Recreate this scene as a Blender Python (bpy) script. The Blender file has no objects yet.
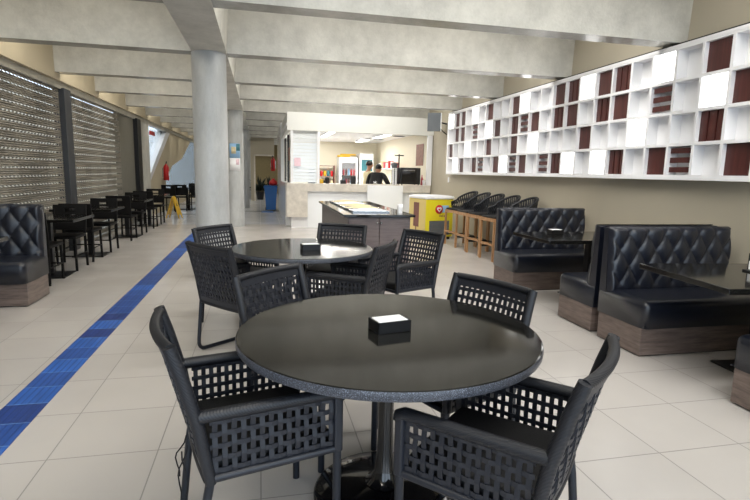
import bpy, bmesh, math, random
from mathutils import Vector, Matrix, Euler
random.seed(7)
PI = math.pi
sc = bpy.context.scene
COL = sc.collection
H = 1.40                                   # camera height

# ------------------------------------------------------------------ materials
def rgb(r, g, b):
    f = lambda c: (c/255/12.92) if c/255 <= .04045 else ((c/255+.055)/1.055)**2.4
    return (f(r), f(g), f(b), 1)
def newmat(name):
    m = bpy.data.materials.new(name); m.use_nodes = True
    nt = m.node_tree
    return m, nt, nt.nodes['Principled BSDF']
def simple(name, col, rough=.5, metal=0, var=.0, scale=8, bump=0, bscale=60, coat=0, spec=.5, emit=None, estr=0):
    m, nt, b = newmat(name)
    b.inputs['Base Color'].default_value = col
    b.inputs['Roughness'].default_value = rough
    b.inputs['Metallic'].default_value = metal
    b.inputs['Coat Weight'].default_value = coat
    b.inputs['Specular IOR Level'].default_value = spec
    tc = nt.nodes.new('ShaderNodeTexCoord')
    if var:
        n = nt.nodes.new('ShaderNodeTexNoise'); n.inputs['Scale'].default_value = scale; n.inputs['Detail'].default_value = 4
        r = nt.nodes.new('ShaderNodeValToRGB')
        r.color_ramp.elements[0].position = .3; r.color_ramp.elements[1].position = .7
        r.color_ramp.elements[0].color = tuple(c*(1-var) for c in col[:3])+(1,)
        r.color_ramp.elements[1].color = tuple(min(1, c*(1+var)) for c in col[:3])+(1,)
        nt.links.new(tc.outputs['Object'], n.inputs['Vector']); nt.links.new(n.outputs['Fac'], r.inputs['Fac'])
        nt.links.new(r.outputs['Color'], b.inputs['Base Color'])
    if bump:
        n2 = nt.nodes.new('ShaderNodeTexNoise'); n2.inputs['Scale'].default_value = bscale
        bp = nt.nodes.new('ShaderNodeBump'); bp.inputs['Strength'].default_value = bump; bp.inputs['Distance'].default_value = .01
        nt.links.new(tc.outputs['Object'], n2.inputs['Vector']); nt.links.new(n2.outputs['Fac'], bp.inputs['Height'])
        nt.links.new(bp.outputs['Normal'], b.inputs['Normal'])
    if emit:
        b.inputs['Emission Color'].default_value = emit; b.inputs['Emission Strength'].default_value = estr
    return m

def mat_concrete(name, col, streak=(1.2, 1.2, 1.2), rough=.33):
    m, nt, b = newmat(name)
    tc = nt.nodes.new('ShaderNodeTexCoord')
    mp = nt.nodes.new('ShaderNodeMapping'); mp.inputs['Scale'].default_value = streak
    n = nt.nodes.new('ShaderNodeTexNoise'); n.inputs['Scale'].default_value = 1.9; n.inputs['Detail'].default_value = 10; n.inputs['Roughness'].default_value = .72
    r = nt.nodes.new('ShaderNodeValToRGB')
    r.color_ramp.elements[0].position = .25; r.color_ramp.elements[1].position = .75
    r.color_ramp.elements[0].color = tuple(c*.66 for c in col[:3])+(1,)
    r.color_ramp.elements[1].color = tuple(min(1, c*1.2) for c in col[:3])+(1,)
    n2 = nt.nodes.new('ShaderNodeTexNoise'); n2.inputs['Scale'].default_value = 45; n2.inputs['Detail'].default_value = 3
    bp = nt.nodes.new('ShaderNodeBump'); bp.inputs['Strength'].default_value = .25; bp.inputs['Distance'].default_value = .01
    L = nt.links.new
    L(tc.outputs['Object'], mp.inputs['Vector']); L(mp.outputs['Vector'], n.inputs['Vector']); L(n.outputs['Fac'], r.inputs['Fac'])
    L(r.outputs['Color'], b.inputs['Base Color']); L(tc.outputs['Object'], n2.inputs['Vector'])
    L(n2.outputs['Fac'], bp.inputs['Height']); L(bp.outputs['Normal'], b.inputs['Normal'])
    b.inputs['Roughness'].default_value = rough; b.inputs['Specular IOR Level'].default_value = .5
    return m

def mat_tiles(name, col, grout, px, py, ox, oy, w=.006, rough=.22, var=.06):
    """square floor tiles: the joints come from the object coordinates in metres"""
    m, nt, b = newmat(name); L = nt.links.new
    tc = nt.nodes.new('ShaderNodeTexCoord'); sp = nt.nodes.new('ShaderNodeSeparateXYZ'); L(tc.outputs['Object'], sp.inputs[0])
    def mth(op, a, v=None, c=None):
        k = nt.nodes.new('ShaderNodeMath'); k.operation = op
        for i, x in enumerate((a, v, c)):
            if x is None: continue
            if isinstance(x, (int, float)): k.inputs[i].default_value = x
            else: L(x, k.inputs[i])
        return k.outputs[0]
    masks, ids = [], []
    for out, p, o in ((sp.outputs[0], px, ox), (sp.outputs[1], py, oy)):
        q = mth('DIVIDE', mth('SUBTRACT', out, o), p)
        fr = mth('FRACT', q); d = mth('MULTIPLY', mth('MINIMUM', fr, mth('SUBTRACT', 1, fr)), p)
        masks.append(mth('LESS_THAN', d, w/2)); ids.append(mth('FLOOR', q))
    g = mth('MAXIMUM', masks[0], masks[1])
    cb = nt.nodes.new('ShaderNodeCombineXYZ'); L(ids[0], cb.inputs[0]); L(ids[1], cb.inputs[1])
    wn = nt.nodes.new('ShaderNodeTexWhiteNoise'); L(cb.outputs[0], wn.inputs['Vector'])
    n = nt.nodes.new('ShaderNodeTexNoise'); n.inputs['Scale'].default_value = 2.5; n.inputs['Detail'].default_value = 5; L(tc.outputs['Object'], n.inputs['Vector'])
    v = mth('ADD', mth('MULTIPLY', wn.outputs['Value'], var), mth('MULTIPLY', n.outputs['Fac'], var*1.4))
    hs = nt.nodes.new('ShaderNodeHueSaturation'); hs.inputs['Color'].default_value = col
    L(mth('ADD', v, 1-var*1.2), hs.inputs['Value'])
    mx = nt.nodes.new('ShaderNodeMix'); mx.data_type = 'RGBA'
    L(g, mx.inputs[0]); L(hs.outputs['Color'], mx.inputs[6]); mx.inputs[7].default_value = grout
    L(mx.outputs[2], b.inputs['Base Color'])
    L(mth('ADD', mth('MULTIPLY', g, .5), mth('ADD', mth('MULTIPLY', n.outputs['Fac'], .14), rough-.07)), b.inputs['Roughness'])
    bp = nt.nodes.new('ShaderNodeBump'); bp.inputs['Strength'].default_value = .5; bp.inputs['Distance'].default_value = .003
    L(mth('SUBTRACT', 1, g), bp.inputs['Height']); L(bp.outputs['Normal'], b.inputs['Normal'])
    return m

def mat_tactile(name, size):
    m, nt, b = newmat(name); L = nt.links.new
    tc = nt.nodes.new('ShaderNodeTexCoord'); sp = nt.nodes.new('ShaderNodeSeparateXYZ'); L(tc.outputs['Object'], sp.inputs[0])
    d = nt.nodes.new('ShaderNodeMath'); d.operation = 'DIVIDE'; L(sp.outputs[1], d.inputs[0]); d.inputs[1].default_value = size
    fl = nt.nodes.new('ShaderNodeMath'); fl.operation = 'FLOOR'; L(d.outputs[0], fl.inputs[0])
    wn = nt.nodes.new('ShaderNodeTexWhiteNoise'); wn.noise_dimensions = '1D'; L(fl.outputs[0], wn.inputs['W'])
    rp = nt.nodes.new('ShaderNodeValToRGB'); rp.color_ramp.interpolation = 'LINEAR'
    rp.color_ramp.elements[0].color = rgb(34, 58, 124); rp.color_ramp.elements[1].color = rgb(52, 108, 196)
    n = nt.nodes.new('ShaderNodeTexNoise'); n.inputs['Scale'].default_value = 22; n.inputs['Detail'].default_value = 5
    mp = nt.nodes.new('ShaderNodeMapping'); mp.inputs['Scale'].default_value = (1, .12, 1); L(tc.outputs['Object'], mp.inputs[0]); L(mp.outputs[0], n.inputs['Vector'])
    hs = nt.nodes.new('ShaderNodeHueSaturation'); L(wn.outputs['Value'], rp.inputs['Fac']); L(rp.outputs['Color'], hs.inputs['Color'])
    ad = nt.nodes.new('ShaderNodeMath'); ad.operation = 'ADD'; ad.inputs[1].default_value = .45; L(n.outputs['Fac'], ad.inputs[0]); L(ad.outputs[0], hs.inputs['Value'])
    def mth(op, a, v=None, c=None):
        k = nt.nodes.new('ShaderNodeMath'); k.operation = op
        for i, x in enumerate((a, v, c)):
            if x is None: continue
            if isinstance(x, (int, float)): k.inputs[i].default_value = x
            else: L(x, k.inputs[i])
        return k.outputs[0]
    groove = mth('LESS_THAN', mth('FRACT', mth('DIVIDE', mth('ADD', sp.outputs[0], 1.470), .0375)), .3)     # raised bars run along the path
    joint = mth('LESS_THAN', mth('FRACT', d.outputs[0]), .03)
    m1 = nt.nodes.new('ShaderNodeMix'); m1.data_type = 'RGBA'; L(mth('MULTIPLY', groove, .45), m1.inputs[0]); L(hs.outputs['Color'], m1.inputs[6]); m1.inputs[7].default_value = rgb(22, 44, 104)
    m2 = nt.nodes.new('ShaderNodeMix'); m2.data_type = 'RGBA'; L(mth('MULTIPLY', joint, .6), m2.inputs[0]); L(m1.outputs[2], m2.inputs[6]); m2.inputs[7].default_value = rgb(120, 160, 214)
    bp = nt.nodes.new('ShaderNodeBump'); bp.inputs['Distance'].default_value = .004; L(mth('SUBTRACT', 1, groove), bp.inputs['Height']); L(bp.outputs['Normal'], b.inputs['Normal'])
    L(m2.outputs[2], b.inputs['Base Color']); b.inputs['Roughness'].default_value = .38
    return m

def mat_wood(name, c0, c1, axis=(1, 10, 10), scale=3, rough=.45):
    m, nt, b = newmat(name); L = nt.links.new
    tc = nt.nodes.new('ShaderNodeTexCoord'); mp = nt.nodes.new('ShaderNodeMapping'); mp.inputs['Scale'].default_value = axis
    n = nt.nodes.new('ShaderNodeTexNoise'); n.inputs['Scale'].default_value = scale; n.inputs['Detail'].default_value = 8; n.inputs['Roughness'].default_value = .7
    r = nt.nodes.new('ShaderNodeValToRGB'); r.color_ramp.elements[0].position = .32; r.color_ramp.elements[1].position = .68
    r.color_ramp.elements[0].color = c0; r.color_ramp.elements[1].color = c1
    L(tc.outputs['Object'], mp.inputs[0]); L(mp.outputs[0], n.inputs['Vector']); L(n.outputs['Fac'], r.inputs['Fac']); L(r.outputs['Color'], b.inputs['Base Color'])
    b.inputs['Roughness'].default_value = rough
    return m

def mat_granite(name, base, fleck, rough=.12):
    m, nt, b = newmat(name); L = nt.links.new
    tc = nt.nodes.new('ShaderNodeTexCoord')
    n = nt.nodes.new('ShaderNodeTexVoronoi'); n.inputs['Scale'].default_value = 260
    wn = nt.nodes.new('ShaderNodeTexNoise'); wn.inputs['Scale'].default_value = 330; wn.inputs['Detail'].default_value = 2
    r = nt.nodes.new('ShaderNodeValToRGB'); r.color_ramp.elements[0].position = .5; r.color_ramp.elements[1].position = .72
    r.color_ramp.elements[0].color = base; r.color_ramp.elements[1].color = fleck
    L(tc.outputs['Object'], wn.inputs['Vector']); L(wn.outputs['Fac'], r.inputs['Fac']); L(r.outputs['Color'], b.inputs['Base Color'])
    b.inputs['Roughness'].default_value = rough; b.inputs['Specular IOR Level'].default_value = .38
    return m

def mat_wicker(name, col, rough=.5):
    m, nt, b = newmat(name); L = nt.links.new
    tc = nt.nodes.new('ShaderNodeTexCoord')
    w = nt.nodes.new('ShaderNodeTexWave'); w.wave_type = 'BANDS'; w.bands_direction = 'DIAGONAL'; w.inputs['Scale'].default_value = 60; w.inputs['Distortion'].default_value = .4
    bp = nt.nodes.new('ShaderNodeBump'); bp.inputs['Strength'].default_value = .25; bp.inputs['Distance'].default_value = .003
    L(tc.outputs['Object'], w.inputs['Vector']); L(w.outputs['Fac'], bp.inputs['Height']); L(bp.outputs['Normal'], b.inputs['Normal'])
    b.inputs['Base Color'].default_value = col; b.inputs['Roughness'].default_value = rough
    return m

def mat_glass(name, tint=(.96, .97, .97, 1), mixf=.9, rough=.02):
    m, nt, b = newmat(name); L = nt.links.new
    out = nt.nodes['Material Output']
    tr = nt.nodes.new('ShaderNodeBsdfTransparent'); tr.inputs[0].default_value = tint
    gl = nt.nodes.new('ShaderNodeBsdfGlossy'); gl.inputs['Roughness'].default_value = rough
    lw = nt.nodes.new('ShaderNodeLayerWeight'); pw = nt.nodes.new('ShaderNodeMath'); pw.operation = 'POWER'; L(lw.outputs['Facing'], pw.inputs[0]); pw.inputs[1].default_value = 5
    fr = nt.nodes.new('ShaderNodeMath'); fr.operation = 'MULTIPLY_ADD'; L(pw.outputs[0], fr.inputs[0]); fr.inputs[1].default_value = .7; fr.inputs[2].default_value = .04
    mx = nt.nodes.new('ShaderNodeMixShader'); L(fr.outputs[0], mx.inputs[0]); L(tr.outputs[0], mx.inputs[1]); L(gl.outputs[0], mx.inputs[2])
    L(mx.outputs[0], out.inputs['Surface'])
    return m

def mat_shutter(name, col):
    """roller-shutter curtain punched with rows of small oblong holes"""
    m, nt, b = newmat(name); L = nt.links.new
    tc = nt.nodes.new('ShaderNodeTexCoord'); sp = nt.nodes.new('ShaderNodeSeparateXYZ'); L(tc.outputs['Object'], sp.inputs[0])
    def mth(op, a, v=None):
        k = nt.nodes.new('ShaderNodeMath'); k.operation = op
        for i, x in enumerate((a, v)):
            if x is None: continue
            if isinstance(x, (int, float)): k.inputs[i].default_value = x
            else: L(x, k.inputs[i])
        return k.outputs[0]
    fz = mth('ABSOLUTE', mth('SUBTRACT', mth('FRACT', mth('DIVIDE', sp.outputs[2], .118)), .5))
    fy = mth('ABSOLUTE', mth('SUBTRACT', mth('FRACT', mth('DIVIDE', sp.outputs[1], .105)), .5))
    hole = mth('MULTIPLY', mth('LESS_THAN', fz, .085), mth('LESS_THAN', fy, .23))
    sn = nt.nodes.new('ShaderNodeVectorMath'); sn.operation = 'SNAP'; sn.inputs[1].default_value = (1, .33, .236); L(tc.outputs['Object'], sn.inputs[0])
    n = nt.nodes.new('ShaderNodeTexWhiteNoise')
    mp = nt.nodes.new('ShaderNodeMapping'); mp.inputs['Scale'].default_value = (0, 3.1, 7.7); L(sn.outputs[0], mp.inputs[0]); L(mp.outputs[0], n.inputs['Vector'])
    r = nt.nodes.new('ShaderNodeValToRGB'); r.color_ramp.elements[0].color = tuple(c*.8 for c in col[:3])+(1,); r.color_ramp.elements[1].color = tuple(c*1.3 for c in col[:3])+(1,)
    r.color_ramp.elements[0].position = 0; r.color_ramp.elements[1].position = 1
    L(n.outputs['Value'], r.inputs['Fac']); L(r.outputs['Color'], b.inputs['Base Color'])
    b.inputs['Roughness'].default_value = .5
    tr = nt.nodes.new('ShaderNodeBsdfTransparent'); mx = nt.nodes.new('ShaderNodeMixShader')
    L(hole, mx.inputs[0]); L(b.outputs[0], mx.inputs[1]); L(tr.outputs[0], mx.inputs[2]); L(mx.outputs[0], nt.nodes['Material Output'].inputs['Surface'])
    return m

M = {}
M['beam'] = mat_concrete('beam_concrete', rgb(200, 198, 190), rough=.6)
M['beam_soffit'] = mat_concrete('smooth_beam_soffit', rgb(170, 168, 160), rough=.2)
M['column'] = mat_concrete('column_concrete', rgb(186, 188, 188), (1.5, 1.5, .5))
M['soffit'] = mat_concrete('slab_concrete', rgb(176, 172, 160))
M['stone'] = mat_concrete('counter_stone', rgb(212, 205, 194), (2, 2, 2))
M['wall'] = simple('beige_paint', rgb(176, 168, 150), .7, var=.03, scale=1.5, bump=.05)
M['taupe'] = simple('taupe_panel', rgb(112, 109, 100), .5, var=.05)
M['darktan'] = simple('tan_paint', rgb(150, 134, 96), .7, var=.05)
M['bay'] = simple('cream_paint', rgb(196, 184, 158), .7, var=.04, scale=1.5, bump=.05)
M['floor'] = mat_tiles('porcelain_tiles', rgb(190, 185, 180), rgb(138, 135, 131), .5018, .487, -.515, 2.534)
M['floor2'] = mat_tiles('daylight_tinted_tiles', rgb(208, 209, 212), rgb(170, 170, 172), .5018, .487, -.515, 2.534, rough=.16)  # daylight reflected on the far floor, put into a paler, bluer tile colour
M['tactile'] = mat_tactile('blue_tactile_rubber', .245)
M['shutter'] = mat_shutter('perforated_shutter', rgb(132, 127, 117))
M['post'] = simple('grey_metal', rgb(66, 68, 72), .45, .3)
M['white'] = simple('white_lacquer', rgb(236, 236, 238), .35, var=.01)
M['fascia'] = simple('fascia_paint', rgb(222, 222, 217), .5, var=.01)
M['whitegloss'] = simple('white_gloss', rgb(236, 238, 240), .15)
M['red_wood'] = mat_wood('red_brown_veneer', rgb(62, 30, 28), rgb(88, 44, 40), (12, 12, 1.2), 2, .35)
M['lit'] = simple('lit_pane', rgb(250, 250, 250), .5, emit=(1, .985, .96, 1), estr=2.6)
M['wicker'] = mat_wicker('black_wicker', rgb(25, 27, 33), .45)
M['strap'] = simple('black_rope', rgb(30, 33, 41), .42)
M['frame'] = simple('black_tube', rgb(34, 38, 46), .33, .25, bump=.05)
M['cushion'] = simple('black_cushion', rgb(12, 12, 14), .6, bump=.2, bscale=300)
M['granite'] = mat_granite('black_granite', rgb(17, 17, 16), rgb(44, 43, 41), .09)
M['granite_edge'] = mat_granite('granite_edge', rgb(58, 60, 66), rgb(130, 136, 150), .3)
M['blackgloss'] = simple('black_gloss', rgb(10, 10, 12), .1, coat=.5)
M['black'] = simple('black_plastic', rgb(18, 18, 20), .4)
M['darkchair'] = simple('dark_stained_wood', rgb(12, 11, 11), .6, spec=.2)
M['leather'] = simple('black_leather', rgb(19, 23, 34), .3, bump=.12, bscale=220, spec=.65)
M['leather2'] = simple('leather_piping', rgb(30, 32, 38), .35)
M['laminate'] = mat_wood('grey_brown_laminate', rgb(84, 72, 66), rgb(128, 112, 104), (1.5, 1.5, 14), 3, .4)
M['island'] = mat_wood('island_laminate', rgb(88, 78, 78), rgb(116, 104, 102), (1.5, 1.5, 14), 3, .35)
M['paper'] = simple('white_paper', rgb(240, 240, 242), .8)
M['oak'] = mat_wood('oak_wood', rgb(146, 106, 68), rgb(186, 142, 98), (8, 8, 1), 4, .4)
M['yellow'] = simple('yellow_sign', rgb(214, 170, 40), .4)
M['fyellow'] = simple('freezer_yellow', rgb(222, 206, 40), .35)
M['fcream'] = simple('freezer_cream', rgb(214, 192, 120), .35)
M['fgrey'] = simple('freezer_grille', rgb(92, 98, 104), .5)
M['brown'] = simple('chocolate', rgb(120, 78, 70), .5)
M['red'] = simple('red_paint', rgb(190, 30, 34), .35)
M['skyblue'] = simple('pale_blue', rgb(150, 190, 226), .4)
M['blue'] = simple('blue_plastic', rgb(28, 92, 160), .35)
M['steel'] = simple('steel', rgb(190, 192, 194), .25, .9)
M['cream'] = simple('cream_kitchen', rgb(236, 228, 206), .6)
M['glass_grey'] = mat_glass('grey_tinted_glass', (.46, .47, .47, 1))
M['glass'] = mat_glass('clear_glass')
M['lamp'] = simple('lamp_diffuser', rgb(250, 250, 250), .5, emit=(1, .97, .9, 1), estr=6)
M['palepink'] = simple('pale_pink', rgb(226, 196, 206), .6, var=.2, scale=25)
M['screen'] = simple('grey_screen', rgb(96, 100, 104), .2)
M['skin'] = simple('skin', rgb(190, 138, 110), .5)
M['hair'] = simple('dark_hair', rgb(22, 18, 18), .5)
M['shirt_cream'] = simple('cream_shirt', rgb(226, 212, 172), .8)
M['shirt_black'] = simple('black_shirt', rgb(22, 23, 26), .8)
M['trousers'] = simple('dark_trousers', rgb(34, 36, 44), .8)
M['teal'] = simple('teal_print', rgb(60, 120, 132), .4)
M['pinkred'] = simple('pink_red_print', rgb(206, 96, 104), .5)
M['posterbrown'] = simple('brown_poster', rgb(140, 84, 62), .5, var=.3, scale=14)
M['tan'] = simple('tan_food', rgb(216, 200, 160), .6, var=.15, scale=30)
M['ext_wall'] = simple('outside_render', rgb(228, 222, 210), .9, var=.1, scale=2)

# ------------------------------------------------------------------ mesh builder
class MB:
    def __init__(s): s.v = []; s.f = []; s.sm = []; s.mi = []
    def add(s, vs, fs, smooth=False, mi=0):
        o = len(s.v); s.v += [tuple(x) for x in vs]
        for f in fs: s.f.append([i+o for i in f]); s.sm.append(smooth); s.mi.append(mi)
        return s
    def box(s, lo, hi, bev=0, seg=2, smooth=False, mi=0, mat=None):
        x0, y0, z0 = lo; x1, y1, z1 = hi
        bm = bmesh.new(); bmesh.ops.create_cube(bm, size=1)
        for v in bm.verts: v.co = Vector(((x0+x1)/2+v.co.x*(x1-x0), (y0+y1)/2+v.co.y*(y1-y0), (z0+z1)/2+v.co.z*(z1-z0)))
        if bev: bmesh.ops.bevel(bm, geom=list(bm.edges), offset=bev, segments=seg, profile=.5, affect='EDGES')
        if mat: bmesh.ops.transform(bm, matrix=mat, verts=bm.verts)
        bm.verts.index_update()
        s.add([v.co[:] for v in bm.verts], [[v.index for v in f.verts] for f in bm.faces], smooth or bev > 0 and seg > 2, mi); bm.free(); return s
    def prism(s, poly, axis, a, b, mi=0):
        """extrude a 2-D polygon along axis (0 x: poly=(y,z); 1 y: poly=(x,z); 2 z: poly=(x,y))"""
        def P(p, t):
            return (t, p[0], p[1]) if axis == 0 else (p[0], t, p[1]) if axis == 1 else (p[0], p[1], t)
        n = len(poly)
        s.add([P(p, a) for p in poly]+[P(p, b) for p in poly], [list(range(n))[::-1], list(range(n, 2*n))]+[[i, (i+1) % n, (i+1) % n+n, i+n] for i in range(n)], mi=mi)
        return s
    def tube(s, pts, r, seg=8, cap=True, ry=None, mi=0):
        pts = [Vector(p) for p in pts]; n = len(pts); rs = r if isinstance(r, (list, tuple)) else [r]*n
        vs = []; up = None
        for i, p in enumerate(pts):
            t = (pts[min(i+1, n-1)]-pts[max(i-1, 0)]).normalized()
            if up is None:
                up = Vector((0, 0, 1)) if abs(t.z) < .9 else Vector((0, 1, 0))
            a = t.cross(up)
            if a.length < 1e-6: a = t.cross(Vector((1, 0, 0)))
            a.normalize(); bb = a.cross(t).normalized(); up = bb
            for k in range(seg):
                th = 2*PI*k/seg; vs.append(p+a*math.cos(th)*rs[i]+bb*math.sin(th)*rs[i]*(ry or 1))
        fs = [[i*seg+k, i*seg+(k+1) % seg, (i+1)*seg+(k+1) % seg, (i+1)*seg+k] for i in range(n-1) for k in range(seg)]
        s.add(vs, fs, True, mi)
        if cap: s.add(vs[:seg], [list(range(seg))[::-1]], False, mi); s.add(vs[-seg:], [list(range(seg))], False, mi)
        return s
    def lathe(s, prof, c=(0, 0, 0), seg=32, smooth=True, mi=0, cap=True):
        vs = []; n = len(prof)
        for r, z in prof:
            for k in range(seg):
                th = 2*PI*k/seg; vs.append((c[0]+r*math.cos(th), c[1]+r*math.sin(th), c[2]+z))
        fs = [[i*seg+k, i*seg+(k+1) % seg, (i+1)*seg+(k+1) % seg, (i+1)*seg+k] for i in range(n-1) for k in range(seg)]
        s.add(vs, fs, smooth, mi)
        if not cap: return s
        if prof[0][0] > 1e-4: s.add(vs[:seg], [list(range(seg))[::-1]], False, mi)
        if prof[-1][0] > 1e-4: s.add(vs[-seg:], [list(range(seg))], False, mi)
        return s
    def ribbon(s, pts, widths, nrm, t):
        """flat strap of thickness t following pts; widths are the half-width vectors, nrm the normals"""
        vs = []
        for p, w, n in zip(pts, widths, nrm):
            p = Vector(p); w = Vector(w); n = Vector(n)
            vs += [p-w+n*t/2, p+w+n*t/2, p+w-n*t/2, p-w-n*t/2]
        fs = []
        for i in range(len(pts)-1):
            for k in range(4): fs.append([i*4+k, i*4+(k+1) % 4, i*4+4+(k+1) % 4, i*4+4+k])
        fs += [[3, 2, 1, 0], [len(vs)-4, len(vs)-3, len(vs)-2, len(vs)-1]]
        return s.add(vs, fs)
    def build(s, name, mat, parent=None, kind=None):
        me = bpy.data.meshes.new(name); me.from_pydata(s.v, [], s.f); me.validate(clean_customdata=False)
        if len(me.polygons) == len(s.sm):
            me.polygons.foreach_set('use_smooth', s.sm); me.polygons.foreach_set('material_index', s.mi)
        for mm in (mat if isinstance(mat, (list, tuple)) else [mat]): me.materials.append(M[mm])
        bm = bmesh.new(); bm.from_mesh(me); bmesh.ops.recalc_face_normals(bm, faces=bm.faces); bm.to_mesh(me); bm.free()
        o = bpy.data.objects.new(name, me); COL.objects.link(o)
        if parent: o.parent = parent
        if kind: o['kind'] = kind
        return o
def B(lo, hi, bev=0, seg=2): return MB().box(lo, hi, bev, seg)

def tag(o, label, cat, group=None):
    o['label'] = label; o['category'] = cat
    if group: o['group'] = group
    return o
def thing(name, label, cat, loc=(0, 0, 0), rz=0, group=None):
    o = bpy.data.objects.new(name, None); COL.objects.link(o); o.empty_display_size = .1
    o.location = loc; o.rotation_euler = (0, 0, rz); return tag(o, label, cat, group)
def dup(root, loc, rz, label, group=None):
    r = root.copy(); COL.objects.link(r); r.location = loc; r.rotation_euler = (0, 0, rz); r['label'] = label
    if group: r['group'] = group
    for ch in list(root.children):
        c = ch.copy(); COL.objects.link(c); c.parent = r
        for g in list(ch.children):
            d = g.copy(); COL.objects.link(d); d.parent = c
    return r
def structure(mb, name, mat): return mb.build(name, mat, None, 'structure')

# ------------------------------------------------------------------ the setting
WL, WR = -3.10, 4.30
YB, YF = -3.0, 31.0                # open end behind the viewer, far wall
CEIL = 3.62
structure(B((WL-.3, YB, -.2), (WR+.2, 13.35, 0)), 'floor', 'floor')
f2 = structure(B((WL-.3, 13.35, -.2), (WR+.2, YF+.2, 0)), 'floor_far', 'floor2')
structure(MB().box((-1.470, YB, -.02), (-1.245, 12.9, .004)), 'trim_tactile_strip', 'tactile')
structure(B((-1.2, 17.55, 0), (.74, 17.62, .006)), 'trim_dark_line', 'post')
structure(B((-3.1, 16.3, 0), (-1.2, 16.37, .006)), 'trim_dark_line_left', 'post')
structure(B((WL-.35, YB, CEIL), (WR+.2, YF+.2, CEIL+.2)), 'ceiling', 'soffit')
structure(B((WR, YB, -.2), (WR+.2, YF+.2, CEIL)), 'wall_right', 'wall')
structure(B((WL-.3, YF, 0), (WR, YF+.2, CEIL)), 'wall_far', 'darktan')
# transverse ribs and the spine that carries them
RIB_Y = [4.66-2.06*k for k in (3, 2, 1)]+[4.66, 6.68, 8.78, 10.72, 12.95]+[12.95+2.07*k for k in range(1, 9)]
for y in RIB_Y:
    for xa, xb in ((-.383, WR), (WL, -.785)):
        mb = MB().prism([(y, 2.781), (y+.22, 2.781), (y+.28, CEIL), (y-.04, CEIL)], 0, xa, xb)
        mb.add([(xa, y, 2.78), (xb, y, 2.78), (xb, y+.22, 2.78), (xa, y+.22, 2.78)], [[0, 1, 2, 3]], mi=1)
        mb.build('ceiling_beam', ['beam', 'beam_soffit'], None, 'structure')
structure(MB().prism([(-.785, 2.78), (-.383, 2.78), (-.33, CEIL), (-.84, CEIL)], 1, YB, YF), 'trim_spine_beam', 'beam')
for y in (6.78, 12.98, 19.2, 25.4):
    MB().lathe([(.205, 0), (.205, 2.785)], (-.60, y, 0), 40).build('column', 'column', None, 'structure')
# left wall: bays above the shutters, header beam, shutters, posts, piers
structure(B((WL-.3, YB, 2.68), (WL+.11, YF, CEIL)), 'wall_left', 'bay')
structure(B((WL-.1, YB, 2.58), (WL+.05, YF, 2.68), .004), 'trim_shutter_head', 'soffit')
def shutter(y0, y1, name):
    mb = MB(); n = 90; vs = []; 
    prof = []
    for i in range(n):
        z = i*2.6/n; dz = 2.6/n
        prof += [(WL+.0, z), (WL+.012, z+dz*.35), (WL+.012, z+dz*.65)]
    prof.append((WL, 2.6))
    vs = [(x, y0, z) for x, z in prof]+[(x, y1, z) for x, z in prof]; k = len(prof)
    mb.add(vs, [[i, i+1, k+i+1, k+i] for i in range(k-1)])
    return structure(mb, name, 'shutter')
shutter(-3, 2.2, 'wall_left_shutter_near'); shutter(2.5, 9.17, 'wall_left_shutter'); shutter(9.47, 12.70, 'wall_left_shutter_far')
structure(B((WL-.08, 2.2, 0), (WL+.09, 2.5, 2.6), .006), 'trim_1', 'post')
structure(B((WL-.08, 9.17, 0), (WL+.09, 9.47, 2.6), .006), 'trim_2', 'post')
structure(B((WL-.1, 12.70, 0), (WL+.0, 14.05, 2.6)), 'wall_left_panel', 'taupe')
structure(B((WL-.1, 14.05, 0), (WL+.10, 14.45, 2.6), .006), 'trim_3', 'black')
structure(B((WL-.35, 14.45, 0), (WL+.03, 15.75, 2.66)), 'wall_left_pier', 'beam')
# leaning pier with daylight to both sides
structure(MB().prism([(15.75, 0), (18.3, 0), (18.35, .95), (19.65, 1.45), (22.1, 1.75), (25.2, 2.66), (19.5, 2.66), (15.8, 1.05)], 0, WL-.45, WL), 'wall_left_leaning_pier', 'bay')
structure(MB().prism([(15.76, 1.02), (19.45, 2.66), (18.75, 2.66), (15.76, 1.22)], 0, WL-.5, WL+.03), 'trim_pier_edge', 'white')
structure(B((WL-.3, 18.3, 0), (WL-.02, YF, .35)), 'wall_left_parapet', 'bay')
structure(B((WL-.13, 18.35, .35), (WL-.10, YF, 2.66)), 'window_1', 'glass_grey')
structure(B((WL-.13, 15.75, .95), (WL-.10, 19.2, 2.66)), 'window_2', 'glass')
structure(B((-5.3, -6, -.2), (-5.1, 21.5, 3.1)), 'wall_outside', 'ext_wall')
structure(B((-9.2, -6, -.25), (WL-.3, 34, -.2)), 'ground_outside', 'ext_wall')

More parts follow.
